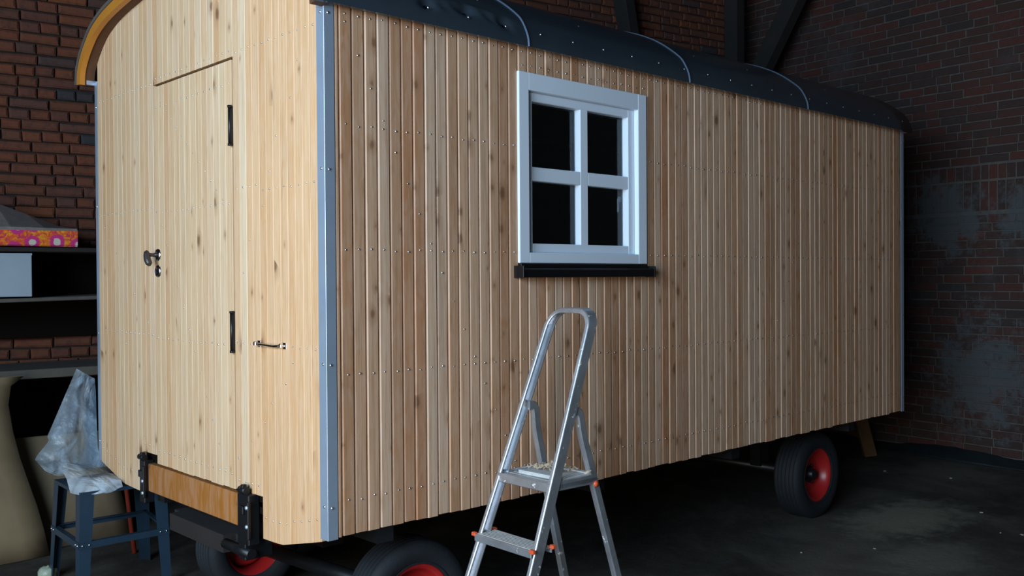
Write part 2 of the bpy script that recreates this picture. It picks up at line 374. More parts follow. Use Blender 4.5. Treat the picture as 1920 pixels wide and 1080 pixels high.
def brick_mesh(name, L, H, D, m, seed):
    depth = D
    rr = random.Random(seed); c = .004 if depth < .02 else .013
    j = lambda a: a+rr.uniform(-.35, .35)*c
    vs = [(-L/2, 0, -H/2), (L/2, 0, -H/2), (L/2, 0, H/2), (-L/2, 0, H/2)]
    mid = [(j(x), D-c*.8, j(z)) for x, y, z in vs]; fr_ = [(j(x*(1-2*c/L)), D, j(z*(1-2*c/H))) for x, y, z in vs]
    fs = []
    for b in (0, 4):
        for i in range(4): fs.append((b+i, b+(i+1) % 4, b+4+(i+1) % 4, b+4+i))
    fs.append((8, 9, 10, 11)); fs.append((3, 2, 1, 0))
    mb = MB().add(vs+mid+fr_, fs); return mb
def lay(wall, P0, d, n, regions, hm, jv, jh, m, ms, depth, seed):
    """courses of headers and stretchers; the 300 that show largest are parts, the rest one part"""
    rr = random.Random(seed); cand = []
    for (s0, s1, z0, z1, kind) in regions:
        if kind == 'soldier':
            s = s0
            while s < s1:
                Ls = hm*rr.uniform(.94, 1.04); cand.append((s+Ls/2, (z0+z1)/2, Ls, (z1-z0)-jv, rr.random())); s += Ls+jh
            continue
        nz = int(round((z1-z0)/(hm+jv)))
        for r in range(nz):
            z = z0+(r+.5)*(hm+jv); head = (r % 2 == 0); s = s0 - rr.uniform(0, .12)
            while s < s1:
                if kind == 'cross': L = .12 if head else .245
                elif kind == 'stretch': L = .245 if rr.random() > .15 else .12
                if rr.random() < .12: L = .12 if L > .2 else .245
                L *= rr.uniform(.93, 1.04)
                a, b = max(s, s0), min(s+L, s1)
                if b-a > .04: cand.append(((a+b)/2, z+rr.uniform(-.003, .003), b-a, hm*rr.uniform(.95, 1.03), rr.random()))
                s += L+jh
    scored = []
    for c in cand:
        p = P0+d*c[0]+Vector((0, 0, c[1])); q = project(p); sc_ = -1
        if q and -15 < q[0] < 1935 and -10 < q[1] < 1090:
            # hidden behind the wagon (rough silhouette)?
            x, y, D = q; hid = (x > 186 and x < 1690 and y > max(-(x-186)*.9+130, (x-1000)*.285+12 if x > 960 else -99) and y < 860 - (x-186)*0.03)
            sc_ = c[2]*c[3]/(D*D)*(.02 if hid else 1)
        scored.append((sc_, c))
    scored.sort(key=lambda t: -t[0]); lib = {}
    ang = math.atan2(d.y, d.x); rest = MB(); cnt = 0
    for i, (s_, c) in enumerate(scored):
        key = (round(c[2]/.02), round(c[3]/.01), int(c[4]*2))
        L, H = key[0]*.02, c[3]
        p = P0+d*c[0]+Vector((0, 0, c[1]))
        if cnt < 300 and s_ > 0:
            if key not in lib:
                mb = brick_mesh('brick', c[2], c[3], depth, m, hash(key) % 999)
                # local y axis must point out of the wall (n); rotation puts local x on d, local y on -n
                for v in mb.v: v.y = -v.y
                mb.f = [f[::-1] for f in mb.f]
                lib[key] = mesh_of('brick', mb, m); lib[key]['L'] = c[2]
            o = bpy.data.objects.new('brick', lib[key]); C.objects.link(o); o.parent = wall
            o.location = p + n*rr.uniform(-.004, .005); o.scale = (c[2]/lib[key]['L'], 1, 1)
            sgn = 1 if abs(Vector((d.y, -d.x, 0)).dot(n)-1) < .1 else -1
            o.rotation_euler = (rr.uniform(-.02, .02), rr.uniform(-.012, .012), ang + (0 if sgn == 1 else math.pi) + rr.uniform(-.015, .015))
            cnt += 1
        else:
            mb = brick_mesh('brick', c[2], c[3], depth, m, i % 17)
            rest.add([p + d*v.x + n*v.y + Vector((0, 0, v.z)) for v in mb.v], mb.f)
    o = obj('brickwork', rest, ms, wall, fixn=False); o['kind'] = 'stuff'
    import bmesh
    b = bmesh.new(); b.from_mesh(o.data); bmesh.ops.recalc_face_normals(b, faces=b.faces); b.to_mesh(o.data); b.free()
lay(wall_left, WL0, WLd, WLn, [(-1.6, 1.5, .02, 4.3, 'cross'), (3.2, 6.95, 3.45, 5.3, 'cross')], .063, .0135, .010, M['brick_l'], M['brick_ls'], .030, 3)
lay(wall_right, WR0, WRd, WRn, [(-2.2, 2.7, .0, 2.19, 'stretch'), (-.9, 1.6, 2.19, 2.45, 'soldier'), (-.9, 1.6, 2.46, 2.59, 'soldier'),
    (-2.2, -.9, 2.19, 2.60, 'stretch'), (1.6, 2.7, 2.19, 2.60, 'stretch'), (-2.2, 2.7, 2.60, 5.2, 'stretch')], .064, .0105, .011, M['brick_r'], M['brick_rs'], .007, 5)

# timbers of the barn frame
def timber(name, pts, wd, label, cat):
    mb = MB(); n = len(pts)
    rows = []
    for i, p in enumerate(pts):
        p = Vector(p); t = (Vector(pts[min(i+1, n-1)])-Vector(pts[max(i-1, 0)])).normalized()
        a = Vector((1, 0, 0)); a = (a-t*a.dot(t)).normalized(); b = t.cross(a); w_ = wd[i] if isinstance(wd, list) else wd
        ring = [p+a*w_*x+b*w_*y for x, y in ((-.5,-.42),(-.42,-.5),(.42,-.5),(.5,-.42),(.5,.42),(.42,.5),(-.42,.5),(-.5,.42))]
        rows.append(ring)
    for i in range(n-1):
        for k in range(8): mb.add([rows[i][k], rows[i][(k+1) % 8], rows[i+1][(k+1) % 8], rows[i+1][k]], [(0, 1, 2, 3)])
    mb.add(rows[0], [tuple(range(8))[::-1]]); mb.add(rows[-1], [tuple(range(8))])
    return obj(name, mb, M['oldwood'], loc=Vector(pts[0]), label=label, category=cat)
timber('timber_post', [(5.27, 2.83, 0), (5.26, 2.84, 2.0), (5.24, 2.84, 3.9), (5.18, 2.85, 4.2), (5.08, 2.86, 4.7), (5.0, 2.87, 5.58)], .15,
       'dark bent timber post on the brick wall behind the roof, nearest the second roof seam', 'post')
timber('timber_post', [(6.35, 2.4, 0), (6.35, 2.4, 5.58)], .15, 'straight dark upright timber post in the barn corner beyond the roof', 'post')
timber('timber_brace', [(6.42, 2.22, 3.55), (6.42, 1.98, 3.95), (6.42, 1.5, 4.75), (6.42, 1.05, 5.5)], .16, 'slanting dark timber brace running up beside the brick gable above the roof', 'brace')

# ================================================================ WAGON
Lw, Ww = 4.89, 2.339
wagon = thing('wagon', 'long wooden construction wagon clad in vertical boards with dark curved roof', 'wagon', (2.45, 1.17, 0))
Z = lambda z: z+G
# --- roof profile (y, z above skin bottom)
RP = [(-.050, 2.026), (-.046, 2.060), (-.032, 2.100), (-.002, 2.152), (.030, 2.185), (.085, 2.228), (.14, 2.266), (.205, 2.303), (.31, 2.350), (.44, 2.393), (.62, 2.435), (.85, 2.470),
      (1.17, 2.492), (1.5, 2.482), (1.78, 2.452), (1.95, 2.426), (2.06, 2.400), (2.175, 2.358), (2.265, 2.300), (2.33, 2.245), (2.375, 2.19), (2.398, 2.135), (2.405, 2.075)]
def smooth(P, k=4):
    out = []
    for i in range(len(P)-1):
        p0, p1, p2, p3 = P[max(i-1, 0)], P[i], P[i+1], P[min(i+2, len(P)-1)]
        for j in range(k):
            t = j/k
            out.append(tuple(.5*((2*p1[a])+(-p0[a]+p2[a])*t+(2*p0[a]-5*p1[a]+4*p2[a]-p3[a])*t*t+(-p0[a]+3*p1[a]-3*p2[a]+p3[a])*t**3) for a in (0, 1)))
    out.append(P[-1]); return out
prof = smooth(RP, 4)
def offs(P, d):
    out = []
    for i, p in enumerate(P):
        a, b = P[max(i-1, 0)], P[min(i+1, len(P)-1)]; tx, ty = b[0]-a[0], b[1]-a[1]; l = math.hypot(tx, ty)
        out.append((p[0]+ty/l*d, p[1]-tx/l*d))
    return out
def roof_z(y, d=0.0):
    P = offs(prof, d)
    for a, b in zip(P, P[1:]):
        if a[0] <= y <= b[0] and b[0] > a[0]: return a[1]+(b[1]-a[1])*(y-a[0])/(b[0]-a[0])
    return 2.05
# --- carcass
ca = MB()
ca.box((.02, .020, Z(0)), (1.03, .075, Z(2.03))); ca.box((1.89, .020, Z(0)), (Lw-.01, .075, Z(2.03)))
ca.box((1.03, .020, Z(0)), (1.89, .075, Z(1.075))); ca.box((1.03, .020, Z(1.905)), (1.89, .075, Z(2.03)))
ca.box((.02, Ww-.075, Z(0)), (Lw-.01, Ww-.001, Z(2.06)))
ca.box((.02, .06, Z(.0)), (Lw-.01, Ww-.06, Z(.05)))
ys = [.02+(Ww-.04)*i/24 for i in range(25)]
poly = [(.02, .03)] + [(y, min(roof_z(y, .05), 2.46)) for y in ys] + [(Ww-.02, .03)]
ca.prism(poly, lambda p, t: Vector((t, p[0], Z(p[1]))), .020, .07)
ca.prism(poly, lambda p, t: Vector((t, p[0], Z(p[1]))), Lw-.06, Lw-.005)
obj('body_frame', ca, M['dark'], wagon)
# --- side boards (one mesh each; alike pieces share data)
def board_mb(wd, z0, z1, dp=.022, ch=.0065, gap=.0030, ch2=.0022):
    # local: x across, y depth (0 = face, + = into the wall), z up, origin at x centre and z = 0
    a = -wd/2
    pr = [(a+gap*.4, dp), (a+gap*.4, .0085), (a+gap*.4+ch, 0), (wd/2-gap-ch2, 0), (wd/2-gap, ch2*1.2), (wd/2-gap, .012), (wd/2, .012), (wd/2, dp)]
    return MB().prism(pr, lambda p, t: Vector((p[0], p[1], t)), z0, z1)
side_lib = {}
def side_board(xc, wd, z0, z1, m='side_wood'):
    key = (round(wd, 4), round(z0, 3), round(z1, 3))
    if key not in side_lib:
        me = mesh_of('board', board_mb(wd, 0, z1-z0), M[m]); fix(me); side_lib[key] = me
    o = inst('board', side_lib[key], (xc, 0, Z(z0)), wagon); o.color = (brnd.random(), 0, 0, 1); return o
rb = random.Random(11); seams = []
seams += [(.064+i*(1.010-.064)/16, .064+(i+1)*(1.010-.064)/16, 'a') for i in range(16)]
seams += [(1.010+i*.92/16, 1.010+(i+1)*.92/16, 'w') for i in range(16)]
seams += [(1.930+i*2.915/50, 1.930+(i+1)*2.915/50, 'b') for i in range(50)]
seams += [(.042, .064, 'a')]
for a, b, k in seams:
    dz = rb.choice((0, .002, -.002, .004))
    dy = rb.choice((0, .0012, -.0012))
    if k == 'w':
        o = side_board((a+b)/2, b-a, dz, 1.03); o.location.y += dy
        o = side_board((a+b)/2, b-a, 1.918, 2.04); o.location.y += dy
    else:
        o = side_board((a+b)/2, b-a, dz, 2.04); o.location.y += dy
# --- front boards
def zlow(y):
    y = min(y, Ww-y)
    pts = [(0, 0.0), (.06, -.018), (.345, -.086), (.56, -.092)]
    for (a, za), (b, zb) in zip(pts, pts[1:]):
        if a <= y <= b: return za+(zb-za)*(y-a)/(b-a)
    return -.092
def front_board(ya, yb, z0, z1, parent, x0=0.0, m='front_wood'):
    yc = (ya+yb)/2; wd = yb-ya
    mb = MB(); a = -wd/2; ch, gap, dp = .0024, .0012, .020
    pr = [(a+gap, dp), (a+gap, ch*.8), (a+gap+ch, 0), (wd/2-.0006-ch, 0), (wd/2-.0006, ch*.8), (wd/2-.0006, dp)]
    n = len(pr)
    def zz(base, p): return base(yc+p[0]) if callable(base) else base
    vs = [Vector((p[1], p[0], zz(z0, p))) for p in pr] + [Vector((p[1], p[0], zz(z1, p))) for p in pr]
    mb.add(vs, [(i, (i+1) % n, n+(i+1) % n, n+i) for i in range(n)] + [tuple(range(n))[::-1], tuple(range(n, 2*n))])
    me = mesh_of('board', mb, M[m]); fix(me)
    o = bpy.data.objects.new('board', me); C.objects.link(o); o.parent = parent
    o.location = Vector((x0, yc, Z(0))) - wagon.location; o.color = (brnd.random(), 0, 0, 1)
    return o
DY0, DY1, DZ0, DZ1 = .741, 1.560, .078, 1.946
door_panel = MB().bbox((.0195, DY0+.004, Z(DZ0)), (.045, DY1-.004, Z(DZ1)), .002)
door = obj('door', door_panel, M['dark'], wagon)  # core coloured near-black so the door seams carry painted shade
top = lambda y: roof_z(y, .022)-.004
def rows(a, b, n): return [(a+(b-a)*i/n, a+(b-a)*(i+1)/n) for i in range(n)]
Rr, Dd, Ll = rows(.048, .730, 12), rows(DY0, DY1, 14), rows(1.566, Ww-.030, 13)
for ya, yb in Rr:
    yc = (ya+yb)/2
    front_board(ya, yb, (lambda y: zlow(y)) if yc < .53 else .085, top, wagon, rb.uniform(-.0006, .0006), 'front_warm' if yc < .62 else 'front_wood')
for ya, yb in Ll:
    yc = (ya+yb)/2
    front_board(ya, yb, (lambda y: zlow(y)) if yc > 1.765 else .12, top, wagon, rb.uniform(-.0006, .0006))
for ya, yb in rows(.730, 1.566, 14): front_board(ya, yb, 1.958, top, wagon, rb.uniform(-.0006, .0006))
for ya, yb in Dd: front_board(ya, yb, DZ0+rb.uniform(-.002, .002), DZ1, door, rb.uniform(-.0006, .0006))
# --- screws
scr = MB(); rs = random.Random(5)
def sp(x, z, dome=.0046): scr.dome((x, -.0005, Z(z)), (0, -1, 0), dome*rs.uniform(.85, 1.1))
for a, b, k in seams[:-1]:
    xc = (a+b)/2
    for z in (.137, .620, 1.104, 1.585, 2.012):
        if k == 'w' and z in (1.104, 1.585): continue
        sp(xc+rs.uniform(-.003, .003), z+rs.uniform(-.004, .004))
    if k == 'w': sp(xc, 1.955+rs.uniform(-.004, .004))
def diag(x0, z0, x1, z1, n, fn):
    for i in range(n):
        t = i/(n-1); fn(x0+(x1-x0)*t, z0+(z1-z0)*t)
def sd(x, z):
    for a, b, k in seams:
        if a <= x <= b and not (k == 'w' and z > .98): sp((a+b)/2, z)
diag(.095, 1.98, .98, .17, 16, sd); diag(4.79, 1.98, 3.9, .17, 16, sd); diag(3.8, 1.9, 2.95, .25, 15, sd)
def fp(y, z): scr.dome((-.0005, y, Z(z)), (-1, 0, 0), .0042*rs.uniform(.85, 1.1))
for ya, yb in Rr:
    yc = (ya+yb)/2
    for z in (1.97, 1.385 if yc > .5 else 1.365, .72): fp(yc, z+rs.uniform(-.004, .004))
    fp(yc, zlow(yc)+.088+rs.uniform(-.004, .004) if yc < .53 else .125)
for ya, yb in Ll:
    yc = (ya+yb)/2
    for z in (1.97, 1.35, .72): fp(yc, z+rs.uniform(-.004, .004))
    fp(yc, zlow(yc)+.088+rs.uniform(-.004, .004) if yc > 1.765 else .16)
for ya, yb in Dd:
    yc = (ya+yb)/2
    for z in (1.845, 1.325, .705, .145): fp(yc, z+rs.uniform(-.003, .003))
for ya, yb in rows(.730, 1.566, 14): fp((ya+yb)/2, 1.985+rs.uniform(-.003, .003))
def fd(y, z):
    for q in (Rr, Dd, Ll):
        for ya, yb in q:
            if ya <= y <= yb: fp((ya+yb)/2, z)
diag(1.50, 1.86, .80, 1.345, 12, fd); diag(1.46, 1.26, .80, .16, 12, fd); diag(2.22, 1.28, 1.66, .78, 8, fd); diag(1.94, .66, 1.72, .20, 4, fd)
diag(.65, 1.02, .2, 1.85, 7, fd); diag(.69, .22, .22, .66, 6, fd)
o = obj('screw_heads', scr, M['screw'], wagon, fixn=False); o['kind'] = 'stuff'
# --- galvanised corner trims
def corner_trim(kind):
    mb = MB(); t = .0025
    if kind == 'front_right':
        prf = [(-t, .050), (-t, -t+.001), (-t+.001, -t), (.042, -t), (.042, -.0002), (.0, -.0002), (-.0002, .0), (-.0002, .050)]
        mb.prism(prf, lambda p, s_: Vector((p[0], p[1], s_)), Z(-.003), Z(2.06))
    elif kind == 'front_left':
        prf = [(-t, Ww-.032), (-t, Ww+t), (.03, Ww+t), (.03, Ww+.0002), (-.0002, Ww+.0002), (-.0002, Ww-.032)]
        mb.prism(prf, lambda p, s_: Vector((p[0], p[1], s_)), Z(-.003), Z(2.09))
    else:
        prf = [(Lw-.04, -t), (Lw+t, -t), (Lw+t, .04), (Lw+.0002, .04), (Lw+.0002, -.0002), (Lw-.04, -.0002)]
        mb.prism(prf, lambda p, s_: Vector((p[0], p[1], s_)), Z(-.003), Z(2.04))
    tr = obj('corner_trim', mb, M['galv'], wagon); s_ = MB()
    if kind == 'front_right':
        for z in (2.000, 1.408, .664, .12):
            s_.dome((.018, -t, Z(z)), (0, -1, 0), .0062); s_.dome((-t, .022, Z(z+.004)), (-1, 0, 0), .0062)
    elif kind == 'front_left':
        for z in (1.95, 1.40, .70, .1): s_.dome((-t, Ww-.014, Z(z)), (-1, 0, 0), .0055)
    else:
        for z in (1.95, 1.40, .70, .1): s_.dome((Lw-.02, -t, Z(z)), (0, -1, 0), .0055)
    obj('screw', s_, M['screw'], tr, fixn=False)['kind'] = 'stuff'
for k in ('front_right', 'front_left', 'rear_right'): corner_trim(k)
# --- roof shell
inner = offs(prof, .018)
def dent(x, i):
    # buckled crease along the lowest screw row on the first sheet
    y, z = prof[i]
    if y > .3 or not (.40 < x < 1.05): return 0
    s = sum(math.hypot(prof[j+1][0]-prof[j][0], prof[j+1][1]-prof[j][1]) for j in range(i))
    line = .098 + .012*math.sin((x-.5)*9) ; e = math.exp(-((s-line)/.014)**2)
    env = max(0, min(1, (x-.42)/.12))*max(0, min(1, (1.04-x)/.18))
    pits = sum(math.exp(-((x-a)/.034)**2-((s-line)/.026)**2) for a in (.477, .695, .912))
    x2 = x + (s-line)*1.2
    wv = .0035*math.sin(x2*75)*math.exp(-((s-line)/.020)**2)*env
    return wv-.006*e*env*(.6+.4*math.sin(x*31)) - .024*pits + .008*env*math.exp(-((s-line-.030)/.016)**2)
X0, X1 = -.085, 4.935
xs = [X0, X0+.002, X0+.006] + [i*.2 for i in range(0, 2)] + [.4+i*.010 for i in range(0, 66)] + [1.2+i*.25 for i in range(15)] + [X1]
rf = MB(); rf.grid([[Vector((x, prof[i][0]+dent(x, i)*.2, Z(prof[i][1])))+Vector((0, -1, .6)).normalized()*dent(x, i) for i in range(len(prof))] for x in xs])
rf.grid([[Vector((x, p[0], Z(p[1]))) for p in inner[::-1]] for x in (X0, X1)])
for x, sgn in ((X0, 1), (X1, -1)):
    for i in range(len(prof)-1):
        q = [(x, *prof[i]), (x, *prof[i+1]), (x, *inner[i+1]), (x, *inner[i])][::sgn]
        rf.add([(a, b, Z(c)) for a, b, c in q], [(0, 1, 2, 3)])
for i in (0, len(prof)-1):
    a, b = prof[i], inner[i]; rf.add([(X0, a[0], Z(a[1])), (X1, a[0], Z(a[1])), (X1, b[0], Z(b[1])), (X0, b[0], Z(b[1]))], [(0, 1, 2, 3)])
roof = obj('roof', rf, M['roof'], wagon, fixn=False)
import bmesh as _bm
_b = _bm.new(); _b.from_mesh(roof.data); _bm.ops.remove_doubles(_b, verts=_b.verts, dist=1e-6); _bm.ops.recalc_face_normals(_b, faces=_b.faces); _b.to_mesh(roof.data); _b.free()
for e in roof.data.edges: pass
for x in (1.035, 2.235, 3.460):
    mb = MB(); o1, o2 = offs(prof, -.006), offs(prof, .004)
    mb.prism([(-.0055, 1), (-.0035, 0), (.0035, 0), (.0055, 1)], lambda p, t: Vector((0, 0, 0)), 0, 1) if False else None
    ringrows = []
    for i in range(len(prof)):
        a, b = o1[i], prof[i]
        ringrows.append([Vector((x-.0065, b[0], Z(b[1]))), Vector((x-.004, (a[0]+b[0])/2, Z((a[1]+b[1])/2))), Vector((x, a[0], Z(a[1]))), Vector((x+.004, (a[0]+b[0])/2, Z((a[1]+b[1])/2))), Vector((x+.0065, b[0], Z(b[1])))])
    mb.grid(ringrows); obj('roof_seam', mb, M['bead'], roof)
rsb = MB()
nrm = Vector((0, -1, .35)).normalized()
for i in range(22):
    x = .26+i*.2165
    if x < X1-.05: rsb.dome((x, -.0335, Z(2.098)), nrm, .0065, .005)
for x in (.294, .842, 1.5, 2.446, 2.979, 3.9): rsb.dome((x, .078, Z(2.222)), Vector((0, -1, 1.1)), .006, .005)
obj('roof_screws', rsb, M['screw'], roof, fixn=False)['kind'] = 'stuff'
# front arch fascia and soffit
def arch(name, d0, d1, x0, x1, m, parent=wagon, st=0):
    A, B = offs(prof, d0), offs(prof, d1); mb = MB()
    for i in range(st, len(prof)-1):
        f = [Vector((x, p[0], Z(p[1]))) for x in (x0, x1) for p in (A[i], A[i+1], B[i+1], B[i])]
        mb.add(f, [(3, 2, 1, 0), (4, 5, 6, 7), (0, 1, 5, 4), (2, 3, 7, 6)])
    for i in (st, len(prof)-1):
        f = [Vector((x, p[0], Z(p[1]))) for x in (x0, x1) for p in (A[i], B[i])]; mb.add(f, [(0, 1, 3, 2)])
    return obj(name, mb, m, parent)
arch('fascia_board', .0185, .068, -.083, -.055, M['amber_arch'], st=10)
arch('roof_edge_strip', -.001, .0182, -.0885, -.0855, simple('dull grey edge strip', (.16,.14,.12), .5, .2), st=10)
arch('soffit', .0185, .060, -.0545, -.001, M['soffit'])
arch('soffit', .0185, .060, Lw+.001, X1-.005, M['soffit'])
# eave boards under the roof edge
obj('eave_board', MB().box((.05, -.046, Z(2.034)), (X1-.02, -.003, Z(2.060))), M['blk'], wagon)
obj('eave_board', MB().box((-.045, Ww+.004, Z(2.075)), (X1-.02, Ww+.05, Z(2.10))), M['galv'], wagon)
# --- window
wx0, wx1, wz0, wz1 = 1.006, 1.912, 1.058, 1.922
fm = MB()
fm.bbox((wx0, -.012, Z(wz0)), (wx0+.062, .045, Z(wz1)), .002); fm.bbox((wx1-.066, -.012, Z(wz0)), (wx1, .045, Z(wz1)), .002)
fm.bbox((wx0+.0625, -.0115, Z(wz1-.080)), (wx1-.0665, .045, Z(wz1)), .002); fm.bbox((wx0+.0625, -.0115, Z(wz0)), (wx1-.0665, .045, Z(wz0+.048)), .002)
window = obj('window_frame', fm, M['paint'], wagon)
sx0, sx1, sz0, sz1 = wx0+.063, wx1-.067, wz0+.0485, wz1-.0805
sm = MB(); yf, yb = .014, .062
mid0, mid1, tz0, tz1 = 1.439, 1.493, 1.436, 1.500
sm.bbox((sx0, yf, Z(sz0)), (sx0+.045, yb, Z(sz1)), .003); sm.bbox((sx1-.050, yf, Z(sz0)), (sx1, yb, Z(sz1)), .003)
sm.bbox((sx0+.044, yf+.0005, Z(sz0)), (sx1-.049, yb, Z(sz0+.042)), .003); sm.bbox((sx0+.044, yf+.0005, Z(sz1-.042)), (sx1-.049, yb, Z(sz1)), .003)
sash = obj('window_sash', sm, M['paint'], window)
obj('glazing_bar', MB().bbox((mid0, yf+.001, Z(sz0+.040)), (mid1, yb-.002, Z(sz1-.040)), .003), M['paint'], window)
for a, b in ((sx0+.043, mid0+.001), (mid1-.001, sx1-.048)):
    obj('glazing_bar', MB().bbox((a, yf+.0015, Z(tz0)), (b, yb-.004, Z(tz1)), .003), M['paint'], window)
for a, b in ((sx0+.045, mid0), (mid1, sx1-.050)):
    for c, d in ((sz0+.042, tz0), (tz1, sz1-.042)):
        obj('pane', MB().box((a-.003, .050, Z(c-.003)), (b+.003, .054, Z(d+.003))), M['glass'], window)
lt = MB(); lt.bbox((1.800, .085, Z(1.375)), (1.820, .092, Z(1.405)), .003); lt.bbox((1.804, .092, Z(1.325)), (1.814, .100, Z(1.395)), .003)
obj('window_latch', lt, M['paint'], window, label='white window latch seen through the lower right pane')
sl = MB(); sl.bbox((.985, -.052, Z(1.004)), (1.916, .015, Z(1.034)), .003); sl.bbox((.985, -.058, Z(.992)), (1.916, -.048, Z(1.030)), .002)
sl.bbox((1.005, -.020, Z(1.034)), (1.905, .015, Z(1.056)), .002); sl.bbox((.980, -.060, Z(.990)), (.990, .010, Z(1.046)), .002); sl.bbox((1.912, -.060, Z(.990)), (1.922, .010, Z(1.046)), .002)
obj('window_sill', sl, M['sill'], wagon)
# --- door furniture
for z0, z1 in ((1.575, 1.742), (.678, .852)):
    h = MB(); h.tube([(-.012, .734, Z(z0)), (-.012, .734, Z(z1))], .0085, 12)
    h.tube([(-.012, .734, Z(z0-.004)), (-.012, .734, Z(z0+.006))], .0105, 10); h.tube([(-.012, .734, Z(z1-.006)), (-.012, .734, Z(z1+.004))], .0105, 10)
    h.box((-.010, .727, Z(z0+.005)), (.015, .741, Z(z1-.005))); obj('hinge', h, M['blk'], door)
Mi = Matrix.Translation((0, 1.524, Z(1.116))) @ Matrix.Rotation(-math.pi/2, 4, 'Z')
rosp = [(0, .010), (.017, .010), (.027, .0075), (.031, .003), (.032, .0)]
k_ = MB()
for zc in (1.116, 1.036):
    for_m = Matrix.Translation((0, 1.524, Z(zc))) @ Matrix(((0, -1, 0, 0), (1, 0, 0, 0), (0, 0, 1, 0), (0, 0, 0, 1)))
    k_ = MB().lathe(rosp, for_m, 28)
    ro = obj('door_rosette', k_, M['chrome'], door)
    if zc < 1.1:
        ks = MB(); ks.tube([(-.009, 1.524, Z(zc+.006)), (-.0125, 1.524, Z(zc+.006))], .0065, 12); ks.box((-.0125, 1.5215, Z(zc-.012)), (-.009, 1.5265, Z(zc+.004))); obj('keyhole', ks, M['blk'], ro)
kn = MB(); z = Z(1.116)
kn.tube([(-.008, 1.524, z), (-.030, 1.524, z), (-.056, 1.524, z+.001)], [.011, .009, .011], 14)
kn.tube([(-.052, 1.527, z+.020), (-.056, 1.526, z+.012), (-.058, 1.522, z-.003), (-.058, 1.512, z-.024), (-.056, 1.500, z-.042), (-.056, 1.494, z-.052)], [.007, .013, .015, .017, .016, .008], 14)
obj('door_knob', kn, M['iron'], door, label='dark iron door knob')
gh = MB(); hz = Z(.724)
gh.tube([(-.018, .515, hz+.004), (-.021, .48, hz-.001), (-.021, .36, hz-.003), (-.018, .30, hz+.001)], .0055, 10)
for y in (.512, .305):
    gh.tube([(0, y, hz), (-.022, y, hz)], .006, 10); gh.bbox((-.004, y-.013, hz-.013), (0, y+.013, hz+.013), .002); gh.bbox((-.027, y-.009, hz-.008), (-.014, y+.009, hz+.010), .003)
obj('grab_handle', gh, M['chrome'], wagon)
# --- amber beam and black hinge brackets under the door
obj('front_beam', MB().bbox((-.012, .655, Z(-.072)), (.035, 1.655, Z(.068)), .004), M['amber'], wagon, label='amber stained beam below the door')
for ya, yb in ((1.640, 1.700), (.560, .660)):
    b = MB(); b.bbox((-.034, ya, Z(-.13)), (.018, yb, Z(.085)), .004)
    yc = (ya+yb)/2
    b.tube([(-.030, yc-.028, Z(.100)), (-.030, yc+.028, Z(.100))], .016, 12); b.bbox((-.040, yc-.010, Z(.09)), (-.018, yc+.010, Z(.125)), .003)
    b.bbox((-.044, ya-.012, Z(-.10)), (-.028, ya+.012, Z(.06)), .003); b.bbox((-.046, yc-.020, Z(.00)), (-.030, yc+.020, Z(.035)), .003)
    bo = obj('steel_bracket', b, M['blk'], wagon)
    s_ = MB()
    for z in (-.045, .035) if ya < 1 else (-.075, -.015): s_.dome((-.044, ya-.002, Z(z)), (-1, 0, 0), .010, .008, 6)
    obj('bolt', s_, M['galv'], bo, fixn=False)['kind'] = 'stuff'
# --- chassis
ch = MB()
for y in (.62, 1.66): ch.box((.06, y-.04, Z(-.14)), (Lw-.1, y+.04, Z(-.001)))
for x in (.3, 1.6, 2.8, 4.2): ch.box((x-.04, .05, Z(-.075)), (x+.04, Ww-.05, Z(-.002)))
obj('chassis', ch, M['blk'], wagon)
fb = MB(); fb.box((.06, .80, Z(-.24)), (.16, 1.50, Z(-.15))); fb.box((.0, .86, Z(-.225)), (.50, 1.42, Z(-.145)))
obj('turntable_frame', fb, M['oldwood'], wagon)
fb = MB(); fb.tube([(-.02, .56, Z(-.165)), (-.02, .80, Z(-.165))], .022, 12); fb.bbox((-.03, .60, Z(-.20)), (.10, .66, Z(-.12)), .004)
obj('towing_pin', fb, M['blk'], wagon)
fb = MB(); fb.tube([(.36, .36, Z(-.42)), (.40, .36, Z(-.40)), (.50, .37, Z(-.38))], .02, 10); obj('brake_lever', fb, M['galv'], wagon)
def wheel(cx, cy, side, ang, k=1.0):
    """side -1: outer face looks towards -y"""
    T = Matrix.Translation((cx, cy, .291*k)) @ Matrix.Rotation(ang, 4, 'Z') @ Matrix.Diagonal((k, 1, k, 1)) @ Matrix.Scale(1 if side > 0 else -1, 4, (0, 1, 0))
    Rt, hw = .291, .100; p = [(.172, .072), (.176, .082), (.20, .094), (.225, .100), (.25, .099), (.272, .090), (.284, .078)]
    tp = list(p)
    for g in (.056, .028, 0, -.028, -.056): tp += [(Rt-.001, g+.011), (Rt-.001, g+.004), (Rt-.009, g+.003), (Rt-.009, g-.003)]
    tp += [(Rt-.001, -.068)] + [(r, -y) for r, y in p[::-1]]
    t = obj('tyre', MB().lathe(tp, T, 72), M['rubber'], wagon)
    rp = [(.172, -.074), (.166, -.070), (.150, -.03), (.150, .045), (.166, .072), (.180, .080), (.181, .084), (.172, .084), (.160, .076), (.146, .050), (.138, .018), (.120, .006), (.075, .016), (.060, .018), (.030, .018), (.0, .018)]
    r = obj('wheel_rim', MB().lathe(rp, T, 56), M['red'], t)
    h = MB().lathe([(.058, .014), (.058, .022), (.040, .026), (.038, .055), (.030, .064), (.0, .064)], T, 24)
    for j in range(5):
        a = 2*math.pi*j/5; c = T @ Vector((.060*math.cos(a), .018, .060*math.sin(a))); d = T @ Vector((.060*math.cos(a), .034, .060*math.sin(a)))
        h.tube([c, d], .010, 6)
    obj('wheel_hub', h, M['blk'], r)
    rib = MB().lathe([(.183, .093), (.188, .096), (.193, .094)], T, 48); obj('sidewall_rib', rib, M['rubber'], t)
